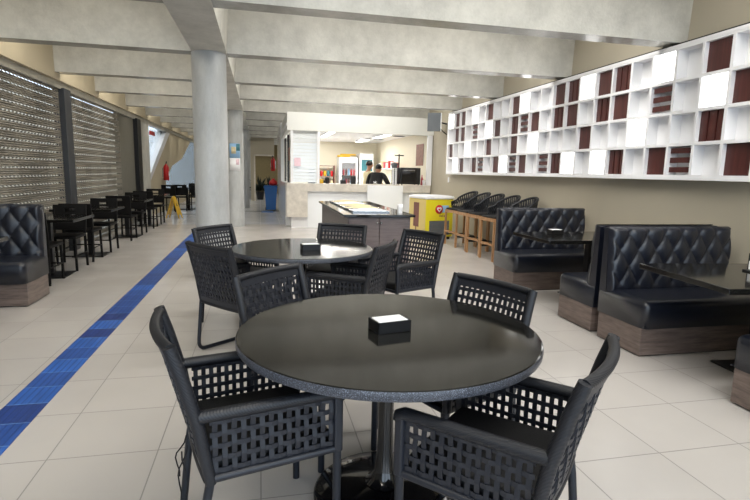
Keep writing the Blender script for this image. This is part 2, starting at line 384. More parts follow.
# ------------------------------------------------------------------ decorative wall panel on the right wall
def wall_panel():
    X0, X1 = 4.295, 4.15                    # back, front face
    P = .3235; Y0 = 11.08; Z0 = 1.425; RH = .3215; NC = 27; T = .032
    root = thing('wall_panel', 'long white grid of square niches with lit, white and brown squares on the right wall', 'wall panel', (0, 0, 0))
    f = MB()
    f.box((X0-.02, Y0-P*NC, Z0), (X0, Y0, Z0+4*RH))
    for c in range(NC+1):
        y = Y0-P*c; f.box((X1, y-T/2, Z0), (X0-.02, y+T/2, Z0+4*RH))
    for r in range(5):
        z = Z0+RH*r; f.box((X1-.001, Y0-P*NC-T/2, z-T/2), (X0-.02, Y0+T/2, z+T/2))
    f.box((X1-.006, Y0-P*NC-.03, Z0-.035), (X0, Y0+.04, Z0-.008)); f.box((X1-.006, Y0-P*NC-.03, Z0+4*RH+.005), (X0, Y0+.04, Z0+4*RH+.035))
    f.box((X1-.006, Y0+.005, Z0-.03), (X0, Y0+.045, Z0+4*RH+.03))
    f.build('frame', 'white', root)
    MB().box((X1+.02, Y0-P*NC, Z0+4*RH+.036), (X0, Y0+.04, Z0+4*RH+.055)).build('cable_tray', 'black', root)
    rows = {1: {1: 'L', 2: 'D', 3: 'D', 5: 'L', 7: 'D', 10: 'D', 11: 'L', 14: 'D', 15: 'V', 16: 'L', 17: 'D', 18: 'V', 20: 'L', 22: 'D', 25: 'L'},
            2: {2: 'D', 3: 'D', 5: 'H', 7: 'L', 8: 'D', 10: 'V', 11: 'H', 12: 'D', 14: 'V', 15: 'D', 17: 'V', 18: 'D', 20: 'H', 22: 'L', 23: 'D', 26: 'H'},
            3: {1: 'D', 4: 'L', 7: 'D', 10: 'D', 12: 'L', 16: 'D', 19: 'L', 22: 'V', 25: 'D'},
            4: {2: 'L', 3: 'D', 5: 'D', 6: 'H', 8: 'D', 9: 'L', 10: 'H', 11: 'D', 13: 'H', 14: 'V', 15: 'L', 17: 'L', 18: 'V', 20: 'D', 21: 'H', 23: 'D', 25: 'V'}}
    for r, cs in rows.items():
        z1 = Z0+RH*(5-r)-T/2; z0 = z1-RH+T
        for c, k in cs.items():
            y1 = Y0-P*(c-1)-T/2; y0 = y1-P+T
            if k == 'L':
                B((X1+.03, y0, z0), (X1+.04, y1, z1)).build('lit_pane', 'lit', root)['label'] = 'glowing white square'
            elif k == 'D':
                B((X1+.045, y0, z0), (X1+.06, y1, z1)).build('dark_panel', 'red_wood', root)['label'] = 'red-brown square'
            elif k == 'V':
                mb = MB(); w = (y1-y0)/3
                for i in range(3): mb.box((X1+.04, y0+i*w+.012, z0), (X1+.055, y0+(i+1)*w-.004, z1), mat=None)
                for i in range(3): mb.prism([(X1+.055, y0+i*w+.004), (X1+.065, y0+i*w+.004), (X1+.1, y0+i*w+.05), (X1+.09, y0+i*w+.05)], 2, z0, z1)
                mb.build('slat_panel', 'red_wood', root)['label'] = 'red-brown upright slats'
            else:
                mb = MB(); h = (z1-z0)/3
                for i in range(3): mb.box((X1+.03, y0+.006, z0+i*h+.026), (X1+.05, y1-.006, z0+(i+1)*h-.016))
                mb.build('slat_panel', 'red_wood', root)['label'] = 'three red-brown level slats'
wall_panel()

# ------------------------------------------------------------------ woven dining chair
def weave(mb, P, nu, nv, w, amp=.0035, t=.004):
    """basket weave over P(u,v) -> (point, normal); nu upright straps, nv level straps"""
    def strap(fn, k, m, nn):
        c = (k+.5)/m; pts, ws, ns = [], [], []
        N = nn*2
        for i in range(N+1):
            s = i/N
            p, n = P(*fn(c, s)); q = Vector(P(*fn(c, min(1, s+.01)))[0])-Vector(P(*fn(c, max(0, s-.01)))[0]); q.normalize()
            n = Vector(n); side = q.cross(n).normalized()
            ph = 0 if i in (0, N) else math.sin(PI*s*nn)*(1 if k % 2 else -1)
            pts.append(Vector(p)+n*amp*ph*fn(2, 0)[0]); ws.append(side*w/2); ns.append(n)
        mb.ribbon(pts, ws, ns, t)
    for k in range(nu): strap(lambda c, s: (1, 0) if c == 2 else (c, s), k, nu, nv)
    for k in range(nv): strap(lambda c, s: (-1, 0) if c == 2 else (s, c), k, nv, nu)

def arc(p0, pm, p1, n=10):
    p0, pm, p1 = map(Vector, (p0, pm, p1))
    return [p0*(1-s)**2+pm*2*s*(1-s)+p1*s*s for s in [i/n for i in range(n+1)]]

def make_chair(name, label, sled=False, cords=False):
    t = thing(name, label, 'chair', group='woven armchairs round the two stone tables')
    # seat cushion
    bm = bmesh.new(); bmesh.ops.create_cube(bm, size=1)
    for v in bm.verts: v.co = Vector((v.co.x*.455, .0+v.co.y*.43, .435+v.co.z*.075))
    bmesh.ops.bevel(bm, geom=list(bm.edges), offset=.028, segments=4, profile=.5, affect='EDGES')
    mb = MB(); bm.verts.index_update(); mb.add([v.co[:] for v in bm.verts], [[v.index for v in f.verts] for f in bm.faces], True); bm.free()
    mb.build('seat', 'cushion', t)
    # seat frame
    mb = MB()
    mb.tube([(-.24, .225, .405), (.24, .225, .405)], .013); mb.tube([(-.24, -.21, .40), (.24, -.21, .40)], .013)
    mb.box((-.235, -.21, .39), (.235, .225, .398))
    mb.build('seat_frame', 'frame', t)
    # back
    def Pb(u, v):
        a = u*2-1; x = a*(.236+.002*v)
        y = -.225-.098*v-.03*(1-a*a)*(.35+.65*v)
        n = Vector((.12*a*(.35+.65*v), 1, .21)).normalized()
        return (x, y, .395+.452*v), n
    mb = MB(); weave(mb, Pb, 14, 11, .0185, .0025)
    for v0, v1 in ((0, .11), (.90, 1)):          # closed bands at foot and head of the back
        pts, ws, ns = [], [], []
        for i in range(15):
            p, n = Pb(i/14, (v0+v1)/2); pts.append(Vector(p)); ws.append(Vector((0, -.1, .452)).normalized()*(v1-v0)*.25); ns.append(n)
        mb.ribbon(pts, ws, ns, .012)
    bk = mb.build('backrest', 'strap', t)
    mb = MB()
    for s in (-1, 1):
        mb.tube([(s*.245, -.215, .385), (s*.246, -.252, .60), (s*.246, -.294, .76), (s*.245, -.326, .862)], [.02, .022, .022, .021], 10)
    mb.tube([Vector(Pb(i/12, 1)[0])+Vector((0, 0, .004)) for i in range(13)], .0175, 10)
    mb.tube([Vector(Pb(i/12, 0)[0]) for i in range(13)], .015, 8)
    mb.build('back_frame', 'wicker', bk)
    # arms with woven sides
    for s in (-1, 1):
        def Ps(u, v, s=s):
            y = .215-u*.43; return (s*(.25-.004*u), y, .415-.012*u+v*(.20+.012*u)), Vector((s, 0, 0))
        mb = MB(); weave(mb, Ps, 14, 5, .017, .0025); 
        mb.tube([(s*.25, .225, .412), (s*.246, -.215, .40)], .015, 8)
        mb.box((s*.25-.016, .208, .40), (s*.25+.016, .242, .615), .008)
        sp = mb.build('arm_panel', 'strap', t)
        mb = MB()
        mb.tube([(s*.25, .236, .595), (s*.25, .232, .612), (s*.25, .212, .622), (s*.25, .05, .622), (s*.248, -.25, .620)], [.018, .021, .022, .022, .022], 10)
        mb.build('arm_rail', 'wicker', t)
    # legs
    if sled:
        for s in (-1, 1):
            x = s*.245; pts = [(x, -.225, .41), (x, -.255, .10)]
            pts += [(x, -.255+.05*(1-math.cos(a)), .065-.05*math.sin(a)) for a in [i*PI/2/5 for i in range(6)]]
            pts += [(x, .20-.0+.05*math.sin(a), .065-.05*math.cos(a)) for a in [i*PI/2/5 for i in range(6)]]
            pts += [(x, .25, .41)]
            MB().tube(pts, .0145, 10).build('sled_leg', 'frame', t)
    else:
        for s in (-1, 1):
            MB().tube([(s*.248, .225, .0), (s*.248, .225, .41)], .0155, 12).build('leg', 'frame', t)
            MB().tube([(s*.24, -.265, .0), (s*.242, -.23, .32), (s*.245, -.215, .40)], .0155, 12).build('leg', 'frame', t)
    if cords:
        mb = MB()
        for x0, a in ((.03, .02), (.045, -.018), (-.01, .012)):
            pts = [(.22+x0*.5, -.245-x0*.3, .44-.028*i) for i in range(3)]
            mb.tube([(p[0], p[1]-.012+a*math.sin(i*1.3), p[2]-.035*i) for i, p in enumerate(pts+pts[-1:])], .0025, 5)
        mb.build('loose_cord', 'cushion', bk)
    return t

def face(dx, dy): return math.atan2(-dx, dy)       # rotation that turns local +y to (dx, dy)
def place(o, x, y, dx, dy): o.location = (x, y, 0); o.rotation_euler = (0, 0, face(dx, dy))
chair0 = make_chair('woven_armchair', 'black woven armchair at left of the nearest round table, side panel towards the viewer', cords=False)
place(chair0, -.016, 1.884, .973, .232)
def chair(x, y, dx, dy, label): return dup(chair0, (x, y, 0), face(dx, dy), label)
chair(.778, 1.52, -.70, .714, 'black woven armchair closest to the viewer, at lower right of the nearest round table')
chair(.275, 2.537, .716, -.698, 'black woven armchair on far left side of the nearest round table, back overlapping it')
chair(.856, 2.212, -.91, -.414, 'black woven armchair behind right edge of the nearest round table, facing left')
chair(-.184, 4.777, .80, -.60, 'black woven armchair at far left of the second round table, before the big column')
chair(.66, 4.84, -.48, -.877, 'black woven armchair on far side of the second round table, in front of the island')
chair(1.191, 4.337, -.884, -.468, 'black woven armchair at right end of the second round table, arm panel facing viewer')
chair(.66, 3.90, -.856, .517, 'black woven armchair at near right of the second round table, seen narrow from behind')
sl = make_chair('woven_armchair', 'black woven armchair on bent tube sled legs at near left of the second round table', sled=True)
place(sl, -.123, 3.942, .766, .643)

bk0 = [c for c in chair0.children if c.name.startswith('backrest')][0]
for x0, ln, a in ((.05, .20, .010), (.09, .26, -.014), (-.02, .15, .012)):
    MB().tube([(x0+a*math.sin(i*1.2), -.275-.004*i+a*math.cos(i*.9), .43-ln*i/7) for i in range(8)], .0028, 5).build('loose_cord', 'cushion', bk0)
# ------------------------------------------------------------------ round tables
def round_table(label, x, y, RT=.6):
    t = thing('round_table', label, 'table', (x, y, 0), 0, 'round stone dining tables')
    mb = MB(); mb.lathe([(RT-.008, .75), (RT-.002, .748)], seg=128, cap=False); mb.lathe([(RT-.002, .748), (RT, .744), (RT, .722), (RT-.004, .715)], seg=128, mi=1, cap=False)
    ring = lambda r, z: [(r*math.cos(2*PI*k/128), r*math.sin(2*PI*k/128), z) for k in range(128)]
    mb.add(ring(RT-.008, .75), [list(range(128))]); mb.add(ring(RT-.004, .715), [list(range(128))[::-1]], mi=1)
    mb.build('tabletop', ['granite', 'granite_edge'], t)
    MB().lathe([(.10, .714), (.09, .70), (.045, .66), (.035, .58), (.033, .35), (.036, .2), (.045, .12), (.06, .08), (.085, .06)], seg=32).build('pedestal', 'blackgloss', t)
    MB().lathe([(.31, 0), (.31, .012), (.30, .02), (.2, .038), (.10, .055), (.05, .06)], seg=56).build('base', 'blackgloss', t)
    return t
round_table('round black speckled stone table nearest to the viewer, with a napkin box on it', .518, 1.995, .622)
round_table('smaller-looking round black table further back in the centre, between five woven chairs', .345, 4.319)

def napkin_box(x, y, z, rz, label):
    t = thing('napkin_box', label, 'napkin holder', (x, y, z), rz, 'napkin boxes on the tables')
    mb = MB()
    mb.box((-.075, -.05, 0), (.075, .05, .004)); 
    mb.box((-.075, -.05, 0), (-.070, .05, .048)); mb.box((.070, -.05, 0), (.075, .05, .048)); mb.box((-.075, -.05, 0), (.075, -.045, .048)); mb.box((-.075, .045, 0), (.075, .05, .048))
    mb.build('box', 'black', t)
    B((-.066, -.041, .004), (.066, .041, .049), .003).build('napkins', 'paper', t)
    return t
napkin_box(.520, 1.985, .75, math.radians(12), 'small black box of white napkins on the nearest round table')
napkin_box(.40, 4.20, .75, math.radians(8), 'small black box of white napkins on the second round table')
napkin_box(3.28, 5.18, .75, math.radians(4), 'small black box of white napkins on the far booth table')

# ------------------------------------------------------------------ booths
def booth(name, label, L, loc, rz, group='black tufted booth benches'):
    """bench of length L along local x, sitter faces local -y, back plane at y = 0 .. -.14"""
    t = thing(name, label, 'booth bench', loc, rz, group)
    B((0, -.54, .012), (L, -.02, .235), .003).build('plinth', 'laminate', t)
    B((.02, -.52, 0), (L-.02, -.04, .012)).build('plinth_foot', 'black', t)
    bm = bmesh.new(); bmesh.ops.create_cube(bm, size=1)
    for v in bm.verts: v.co = Vector((L/2+v.co.x*(L+.012), -.29+v.co.y*.56, .345+v.co.z*.22))
    es = [e for e in bm.edges if all(v.co.z > .4 for v in e.verts)]
    es += [e for e in bm.edges if abs(e.verts[0].co.z-e.verts[1].co.z) > .1 and e.verts[0].co.y < -.5]
    bmesh.ops.bevel(bm, geom=es, offset=.055, segments=5, profile=.5, affect='EDGES')
    mb = MB(); bm.verts.index_update(); mb.add([v.co[:] for v in bm.verts], [[v.index for v in f.verts] for f in bm.faces], True); bm.free()
    st = mb.build('seat_cushion', 'leather', t)
    MB().tube([(-.006, -.56, .245), (L+.006, -.56, .245)], .006, 6).build('piping', 'leather2', st)
    # tufted back, leaning
    mb = MB(); nx, nz = int(L/.0125), 44; z0, z1 = .43, .985; pu, pv = .177, .28
    def surf(i, j):
        x = L*i/nx; v = j/nz; z = z0+(z1-z0)*v
        a = x/pu+(z-z0+.06)/pv; b = x/pu-(z-z0+.06)/pv
        A, Bq = abs(math.sin(PI*a)), abs(math.sin(PI*b))
        puff = (A*Bq)**.3
        if z < .49: puff = max(puff, .7)
        e = min(1, min(x, L-x)/.035, (z1-z)/.035); e = math.sqrt(max(0, 1-(1-e)**2))
        y = -.125+.045*v-.036*(puff*.9+.1)*e+.03*(1-e)
        return (x, y, z)
    vs = [surf(i, j) for j in range(nz+1) for i in range(nx+1)]
    fs = [[j*(nx+1)+i, j*(nx+1)+i+1, (j+1)*(nx+1)+i+1, (j+1)*(nx+1)+i] for j in range(nz) for i in range(nx)]
    mb.add(vs, fs, True)
    bkm = mb.build('tufted_back', 'leather', t)
    k = 0
    for n in range(-2, 3):
        for q in range(0, 2*int(L/pu)+3):
            # both sines vanish where a and b are whole numbers
            for aa in range(-6, 20):
                bb = q-aa
                x = pu*(aa+bb)/2; zz = z0-.06+pv*(aa-bb)/2
                if n == 0 and .05 < x < L-.05 and .53 < zz < z1-.04:
                    v = (zz-z0)/(z1-z0); y = -.125+.045*v-.0045-.004
                    MB().lathe([(0, .006), (.008, .004), (.011, 0)], seg=10).build('button', 'leather2', bkm)
                    o = bkm.children[-1]; o.location = (x, y, zz); o.rotation_euler = (PI/2, 0, 0)
    # back shell behind the tufting
    mb = MB(); mb.prism([(-.10, .235), (0, .235), (0, .975), (-.05, .975)], 0, .0, L)
    mb.build('back_shell', 'leather', t)
    return t
LB = 1.24
booth('booth_bench', 'black tufted booth bench on the right, nearest one facing the viewer', LB, (2.90, 3.825, 0), 0)
booth('booth_bench', 'booth bench seen from its end, back to back behind the nearest tufted bench', LB, (2.92+LB, 3.91, 0), PI)
booth('booth_bench', 'far tufted booth bench on the right beside the bar stools', LB, (2.98, 6.07, 0), 0)
booth('booth_bench', 'booth bench cut by the right edge of the picture, only its seat end showing', LB, (2.90+LB, 1.935, 0), PI)
lb = booth('booth_bench', 'black tufted booth bench at left edge in front of the shutter', .82, (-3.08, 6.06, 0), 0)

def booth_table(label, x0, x1, y0, y1, px, py, rz=0):
    t = thing('booth_table', label, 'table', ((x0+x1)/2, (y0+y1)/2, 0), rz, 'dark tables between booth benches')
    cx, cy = (x0+x1)/2, (y0+y1)/2
    B((x0-cx, y0-cy, .712), (x1-cx, y1-cy, .75), .004).build('tabletop', 'granite', t)
    MB().box((px-.04-cx, py-.04-cy, .02), (px+.04-cx, py+.04-cy, .712), .006).build('pedestal', 'black', t)
    B((px-.21-cx, py-.17-cy, 0), (px+.21-cx, py+.17-cy, .014), .004).build('base', 'black', t)
    return t
booth_table('dark stone booth table at right edge, in front of the nearest tufted bench', 2.80, 4.17, 2.38, 3.25, 3.58, 2.93, math.radians(-6))
booth_table('dark stone booth table with napkin box, in front of the far tufted bench', 2.86, 4.28, 4.60, 5.38, 3.62, 5.0)
booth_table('dark booth table cut by the left edge of the picture', -3.06, -2.24, 4.30, 5.19, -2.70, 4.8)
t = thing('menu_stand', 'dark menu holder with a white card on the right-hand booth table', 'menu stand', (3.47, 2.86, .75))
B((-.012, -.10, 0), (.012, .10, .13), .003).build('backing', 'black', t)
B((-.055, -.10, 0), (.055, .10, .012), .003).build('foot', 'black', t)
B((-.018, -.085, .013), (-.013, .085, .075)).build('card', 'paper', t)

# ------------------------------------------------------------------ dark tables and chairs along the shutters
def make_dark_chair(label):
    t = thing('cafe_chair', label, 'chair', group='dark chairs along the shutters')
    B((-.21, -.20, .43), (.21, .22, .47), .012, 3).build('seat', 'darkchair', t)
    mb = MB(); R = Matrix.Translation((0, -.2, .45)) @ Matrix.Rotation(math.radians(9), 4, 'X')
    for lo, hi in (((-.21, -.014, .06), (.21, .014, .31)), ((-.21, -.014, .36), (.21, .014, .41)), ((-.21, -.014, .30), (-.07, .014, .37)), ((.07, -.014, .30), (.21, .014, .37))):
        mb.box(lo, hi, .004, 2, mat=R)
    mb.build('backrest', 'darkchair', t)
    for s in (-1, 1):
        MB().tube([(s*.19, .2, 0), (s*.185, .19, .44)], .017, 8).build('leg', 'darkchair', t)
        MB().tube([(s*.19, -.235, 0), (s*.19, -.2, .45), (s*.195, -.25, .80)], .017, 8).build('leg', 'darkchair', t)
    MB().tube([(-.19, .195, .2), (.19, .195, .2)], .009, 6).tube([(-.19, .197, .2), (-.19, -.22, .2)], .009, 6).tube([(.19, .197, .2), (.19, -.22, .2)], .009, 6).build('stretcher', 'darkchair', t)
    return t
def make_dark_table(label):
    t = thing('cafe_table', label, 'table', group='dark tables along the shutters')
    B((-.42, -.40, .715), (.42, .40, .75), .005).build('tabletop', 'granite', t)
    MB().box((-.04, -.04, .02), (.04, .04, .715), .005).build('pedestal', 'black', t)
    B((-.22, -.22, 0), (.22, .22, .014), .004).build('base', 'black', t)
    return t
T_Y = [7.12, 8.72, 11.0, 13.1]
T_N = ['nearest cafe table along the shutters, behind the left booth bench', 'second cafe table along the shutters, in front of the dark post', 'third cafe table along the shutters, by the grey door panel', 'last cafe table along the shutters, near the yellow floor sign']
C_N = ['dark cafe chair right behind the left booth bench, facing away', 'dark cafe chair on far side of the nearest cafe table, facing the viewer',
       'dark cafe chair on near side of the second cafe table, facing away', 'dark cafe chair on far side of the second cafe table, facing the viewer',
       'dark cafe chair on near side of the third cafe table, facing away', 'dark cafe chair on far side of the third cafe table, by the grey panel',
       'dark cafe chair on near side of the last cafe table, facing away', 'dark cafe chair on far side of the last cafe table, beside the yellow floor sign']
tt = make_dark_table('dark '+T_N[0]); cc = make_dark_chair(C_N[0])
for i, y in enumerate(T_Y):
    if i == 0: tt.location = (-2.62, y, 0)
    else: dup(tt, (-2.62, y, 0), 0, 'dark '+T_N[i])
    for k, (yy, rz) in enumerate(((y-.42, 0), (y+.46, PI))):
        if i == 0 and k == 0: cc.location = (-2.60, yy, 0)
        else: dup(cc, (-2.60, yy, 0), rz, C_N[i*2+k])
# cluster beside the leaning pier, far left
dup(tt, (-2.45, 18.4, 0), 0, 'dark far table past the yellow floor sign, left of the columns')
dup(tt, (-1.55, 19.0, 0), 0, 'dark far table right beside the left edge of the big column')
for x, y, rz, l in ((-2.55, 17.75, 0, 'dark far chair right behind the yellow floor sign'), (-2.80, 17.3, -.1, 'dark far chair against the leaning pier, left of the other far chairs'), (-2.1, 17.9, .3, 'dark far chair between the two far tables, facing away'),
                    (-1.7, 18.2, 0, 'dark far chair next to the big column, facing away'), (-2.3, 19.1, PI, 'dark far chair behind the far tables, below the pale window')):
    dup(cc, (x, y, 0), rz, l)

# ------------------------------------------------------------------ buffet island
t = thing('buffet_island', 'dark-topped wooden buffet island in front of the kitchen counter', 'island', (1.385, 7.2, 0))
IX, IY = .385, 1.29
B((-IX, -IY, .06), (IX, IY, .87)).build('body', 'island', t)
B((-IX+.04, -IY+.05, 0), (IX-.04, IY-.05, .06)).build('plinth', 'black', t)
B((-.435, -1.345, .87), (.435, 1.345, .90), .004).build('countertop', 'granite', t)
for s in (-1, 1):
    d = B((min(.004*s, s*(IX-.012)), -IY-.018, .08), (max(.004*s, s*(IX-.012)), -IY, .86), .003).build('door', 'island', t)
    MB().lathe([(0, .0), (.012, .0), (.015, .012), (0, .02)], seg=12).build('knob', 'steel', d)
    k = d.children[0]; k.location = (s*.02 if s > 0 else -.03, -IY-.018, .80); k.rotation_euler = (PI/2, 0, 0)
# trays laid out on the island
def tray(label, x, y, m):
    q = thing('serving_tray', label, 'tray', (x, y, .90), 0, 'trays set into the island top')
    mb = MB(); mb.box((-.24, -.17, 0), (.24, .17, .006))
    for lo, hi in (((-.24, -.17, 0), (-.225, .17, .02)), ((.225, -.17, 0), (.24, .17, .02)), ((-.24, -.17, 0), (.24, -.155, .02)), ((-.24, .155, 0), (.24, .17, .02))): mb.box(lo, hi, .002)
    mb.build('tray', 'steel', q)
    b2 = MB(); n = 14
    vs = [(-.22+.44*i/n, -.15+.30*j/n, 0.012+.03*math.sin(PI*i/n)*math.sin(PI*j/n)+.007*math.sin(i*2.3+j*1.7)) for j in range(n+1) for i in range(n+1)]
    b2.add(vs, [[j*(n+1)+i, j*(n+1)+i+1, (j+1)*(n+1)+i+1, (j+1)*(n+1)+i] for j in range(n) for i in range(n)], True)
    f = b2.build('filling', m, q); f['kind'] = 'stuff'
for i, (y, m, l) in enumerate(((6.35, 'paper', 'steel tray with white contents at the near end of the island'), (6.80, 'tan', 'steel tray of tan food, second from the near end of the island'), (7.25, 'tan', 'steel tray of tan food in the middle of the island'),
                            (7.70, 'paper', 'steel tray with white contents, second from the far end of the island'), (8.15, 'tan', 'steel tray of tan food at the far end of the island'))):
    tray(l, 1.34, y, m)
tag(MB().lathe([(.032, 0), (.036, .07), (.038, .11), (.034, .11), (.03, .008), (0, .006)], (1.69, 6.1, .90), 20).build('cup', 'paper'), 'small white cup at the near right corner of the island top', 'cup')

# ------------------------------------------------------------------ kitchen
KX0, KX1, KY, KB = .61, 4.295, 12.51, 18.9
structure(B((KX0+.02, KY, 2.34), (KX1, KY+.12, 2.765)), 'wall_kitchen_header', 'fascia')
structure(B((KX0+.02, KY+.125, 2.34), (KX0+.10, KB, 2.765)), 'wall_kitchen_side_header', 'fascia')
structure(B((KX0, KY+3.4, 0), (KX0+.1, KB, 2.80)), 'wall_kitchen_side', 'whitegloss')
structure(B((KX0, KY+.552, 0), (KX0+.17, KY+3.4, 1.07)), 'wall_kitchen_side_low', 'whitegloss')
structure(B((KX0, KB, 0), (KX1, KB+.1, 2.80)), 'wall_kitchen_back', 'cream')
structure(B((KX0, KY+.12, 2.46), (KX1, KB, 2.52)), 'ceiling_kitchen', 'white')
structure(B((KX1-.03, KY+.1, 0), (KX1-.005, KB, 2.46)), 'wall_kitchen_right', 'cream')
structure(B((KX1-.14, KY+.01, 1.09), (KX1-.02, KY+.10, 2.37)), 'trim_kitchen_right', 'white')
structure(B((KX0+.74, KY+.02, 1.09), (KX0+.80, KY+.09, 2.37)), 'trim_kitchen_mullion', 'white')
structure(B((KX0+.10, KY+.01, 1.09), (KX0+.16, KY+.09, 2.34)), 'trim_kitchen_corner', 'white')
t = B((KX0+.16, KY+.05, 1.09), (KX0+.74, KY+.06, 2.37)).build('window_3', 'glass', None, 'structure')
mb = MB()
for i in range(16): mb.prism([(KY+.08, 1.12+i*.08), (KY+.085, 1.115+i*.08), (KY+.10, 1.185+i*.08), (KY+.095, 1.19+i*.08)], 0, KX0+.165, KX0+.735)
tag(mb.build('window_blind', 'white'), 'white level-slat blind behind the left pane of the kitchen front', 'blind')
tag(B((KX0+.19, KY+.044, 1.50), (KX0+.34, KY+.049, 1.70)).build('notice', 'palepink'), 'pale pinkish notice taped on the louvred kitchen pane', 'notice')
structure(B((KX0+.13, KY+.09, 1.09), (KX0+.14, KY+3.4, 2.34)), 'window_4', 'glass')
for yy in (KY+.09, KY+1.6, KY+3.33): structure(B((KX0+.105, yy, 1.07), (KX0+.16, yy+.035, 2.34)), 'trim_side_window', 'post')
tag(B((KX0+.118, KY+1.0, 1.65), (KX0+.1295, KY+1.45, 1.98)).build('notice', 'posterbrown'), 'dark red notice on the side window of the kitchen', 'notice')
# counter
t = thing('service_counter', 'long stone-topped service counter with white front, before the kitchen', 'counter', (0, 0, 0))
mb = MB(); mb.box((KX0, KY, .90), (KX1-.035, KY+.55, 1.09), .004); mb.box((KX0, KY, .27), (KX0+.51, KY+.55, .9))
mb.build('stone_top', 'stone', t)
B((KX0+.51, KY+.09, .0), (KX1-.035, KY+.5, .9)).build('front_panel', 'whitegloss', t)
B((KX0+.485, KY+.1, 0), (KX0+.509, KY+.5, .269)).build('end_panel', 'white', t)
B((KX0+.12, KY+.1, 0), (KX0+.485, KY+.5, .269)).build('plinth', 'white', t)
tag(B((2.60, KY-.035, 0), (3.52, KY-.004, 1.075), .004).build('hatch_panel', 'whitegloss'), 'tall white panel covering the middle of the kitchen counter front', 'panel')
# kitchen lamps
def strip_lamp(label, x0, y0, x1, y1):
    q = thing('ceiling_lamp', label, 'lamp', ((x0+x1)/2, (y0+y1)/2, 2.46), 0, 'tube lamps on the kitchen ceiling')
    a, b = (x1-x0)/2, (y1-y0)/2
    B((-a, -b, -.05), (a, b, 0), .004).build('housing', 'white', q)
    B((-a+.02, -b+.02, -.058), (a-.02, b-.02, -.05)).build('diffuser', 'lamp', q)
strip_lamp('bright tube lamp on the kitchen ceiling above the blind', 1.75, 13.5, 1.95, 15.6)
strip_lamp('bright tube lamp on the kitchen ceiling near the two people', 3.3, 13.6, 3.5, 15.3)
strip_lamp('tube lamp deeper on the kitchen ceiling, before the fridges', 3.2, 16.0, 3.4, 17.6)
def vent(label, x, y):
    q = thing('ceiling_vent', label, 'vent', (x, y, 2.46), 0, 'dark grilles on the kitchen ceiling')
    B((-.18, -.18, -.015), (.18, .18, 0), .003).build('frame', 'white', q)
    mb = MB()
    for i in range(6): mb.box((-.15, -.14+i*.05, -.022), (.15, -.12+i*.05, -.014))
    mb.build('slats', 'fgrey', q)
vent('grey ceiling grille right of the kitchen lamps', 3.95, 14.6); vent('grey ceiling grille deeper in the kitchen', 3.75, 16.4)
# fridges
def fridge(label, x0, x1, y, h, kind):
    q = thing('fridge', label, 'fridge', ((x0+x1)/2, y, 0), 0, 'fridges at the back of the kitchen'); a = (x1-x0)/2
    mb = MB(); mb.box((-a, 0, .22), (-a+.04, .6, h-.16)); mb.box((a-.04, 0, .22), (a, .6, h-.16)); mb.box((-a, .6, .22), (a, .65, h-.16)); mb.box((-a, 0, h-.16), (a, .65, h)); mb.box((-a, 0, .02), (a, .65, .22))
    mb.build('cabinet', 'white', q)
    if kind == 'glass':
        for zz in (.55, .9, 1.25):
            B((-a+.04, .08, zz), (a-.04, .6, zz+.015)).build('shelf', 'steel', q)
        d = MB().box((-a+.01, -.04, .27), (-a+.06, -.001, h-.2)).box((a-.06, -.04, .27), (a-.01, -.001, h-.2)).box((-a+.01, -.04, h-.2), (a-.01, -.001, h-.16)).box((-a+.01, -.04, .22), (a-.01, -.001, .27)).build('door', 'white', q)
        B((-a+.06, -.03, .27), (a-.06, -.02, h-.2)).build('pane', 'glass', d)
        MB().box((-a+.06, .03, h-.185), (a-.06, .07, h-.165)).build('inner_lamp', 'lamp', q)
    else:
        d = B((-a+.01, -.04, .22), (a-.01, -.001, h-.02), .01).build('door', 'white', q)
        B((-a+.06, -.046, h-.62), (a-.06, -.04, h-.22)).build('printed_picture', 'teal', d)
        MB().tube([(-a+.06, -.06, .8), (-a+.06, -.06, 1.2)], .012).build('handle', 'steel', d)
fridge('white glass-door drinks fridge at the back of the kitchen', 2.75, 3.40, 18.1, 1.90, 'glass')
fridge('taller white fridge with a teal picture, behind the person in cream', 3.47, 3.98, 18.1, 2.05, 'solid')
cans = ['pinkred', 'skyblue', 'pinkred', 'brown', 'skyblue', 'red']
for zz, lv in ((1.265, 'upper'), (.915, 'middle')):
    for i in range(6):
        x = 2.84+i*.094
        tag(MB().lathe([(.03, 0), (.034, .01), (.034, .16), (.014, .21), (.014, .24), (0, .24)], (x, 18.35, zz), 12).build('drink_bottle', cans[(i+(lv == 'upper')) % 6]),
            'coloured drink bottle on the %s shelf of the glass fridge, %s from the left' % (lv, ['first', 'second', 'third', 'fourth', 'fifth', 'sixth'][i]), 'bottle', 'bottles in the drinks fridge')
tag(MB().box((0, 0, 0), (.45, .3, .06), .02, 4).box((.1, .05, .055), (.66, .28, .11), .02, 4).build('yellow_bag', 'yellow'), 'yellow packet lying on top of the glass-door fridge', 'packet').location = (2.70, 18.2, 1.91)
# shelf unit at left in the kitchen
t = thing('shelf_unit', 'open kitchen shelf with jars left of the glass-door fridge', 'shelf', (2.33, 18.3, 0))
for s in (-.28, .26): B((s, 0, 0), (s+.02, .4, 1.6)).build('side_panel', 'brown', t)
for zz in (.5, .85, 1.2, 1.57): B((-.26, 0, zz), (.26, .4, zz+.02)).build('shelf_board', 'brown', t)
jm = ['tan', 'red', 'black', 'yellow', 'brown', 'teal']
for r, zz in enumerate((.87, 1.22)):
    for i in range(4):
        tag(MB().lathe([(.045, 0), (.05, .01), (.05, .14), (.04, .17), (.04, .19), (0, .19)], (2.14+i*.125, 18.45, zz+.001), 12).build('jar', jm[(i*2+r) % 6]),
            'small jar on the %s board of the kitchen shelf, %s from the left' % (['lower', 'upper'][r], ['first', 'second', 'third', 'fourth'][i]), 'jar', 'jars on the kitchen shelf')
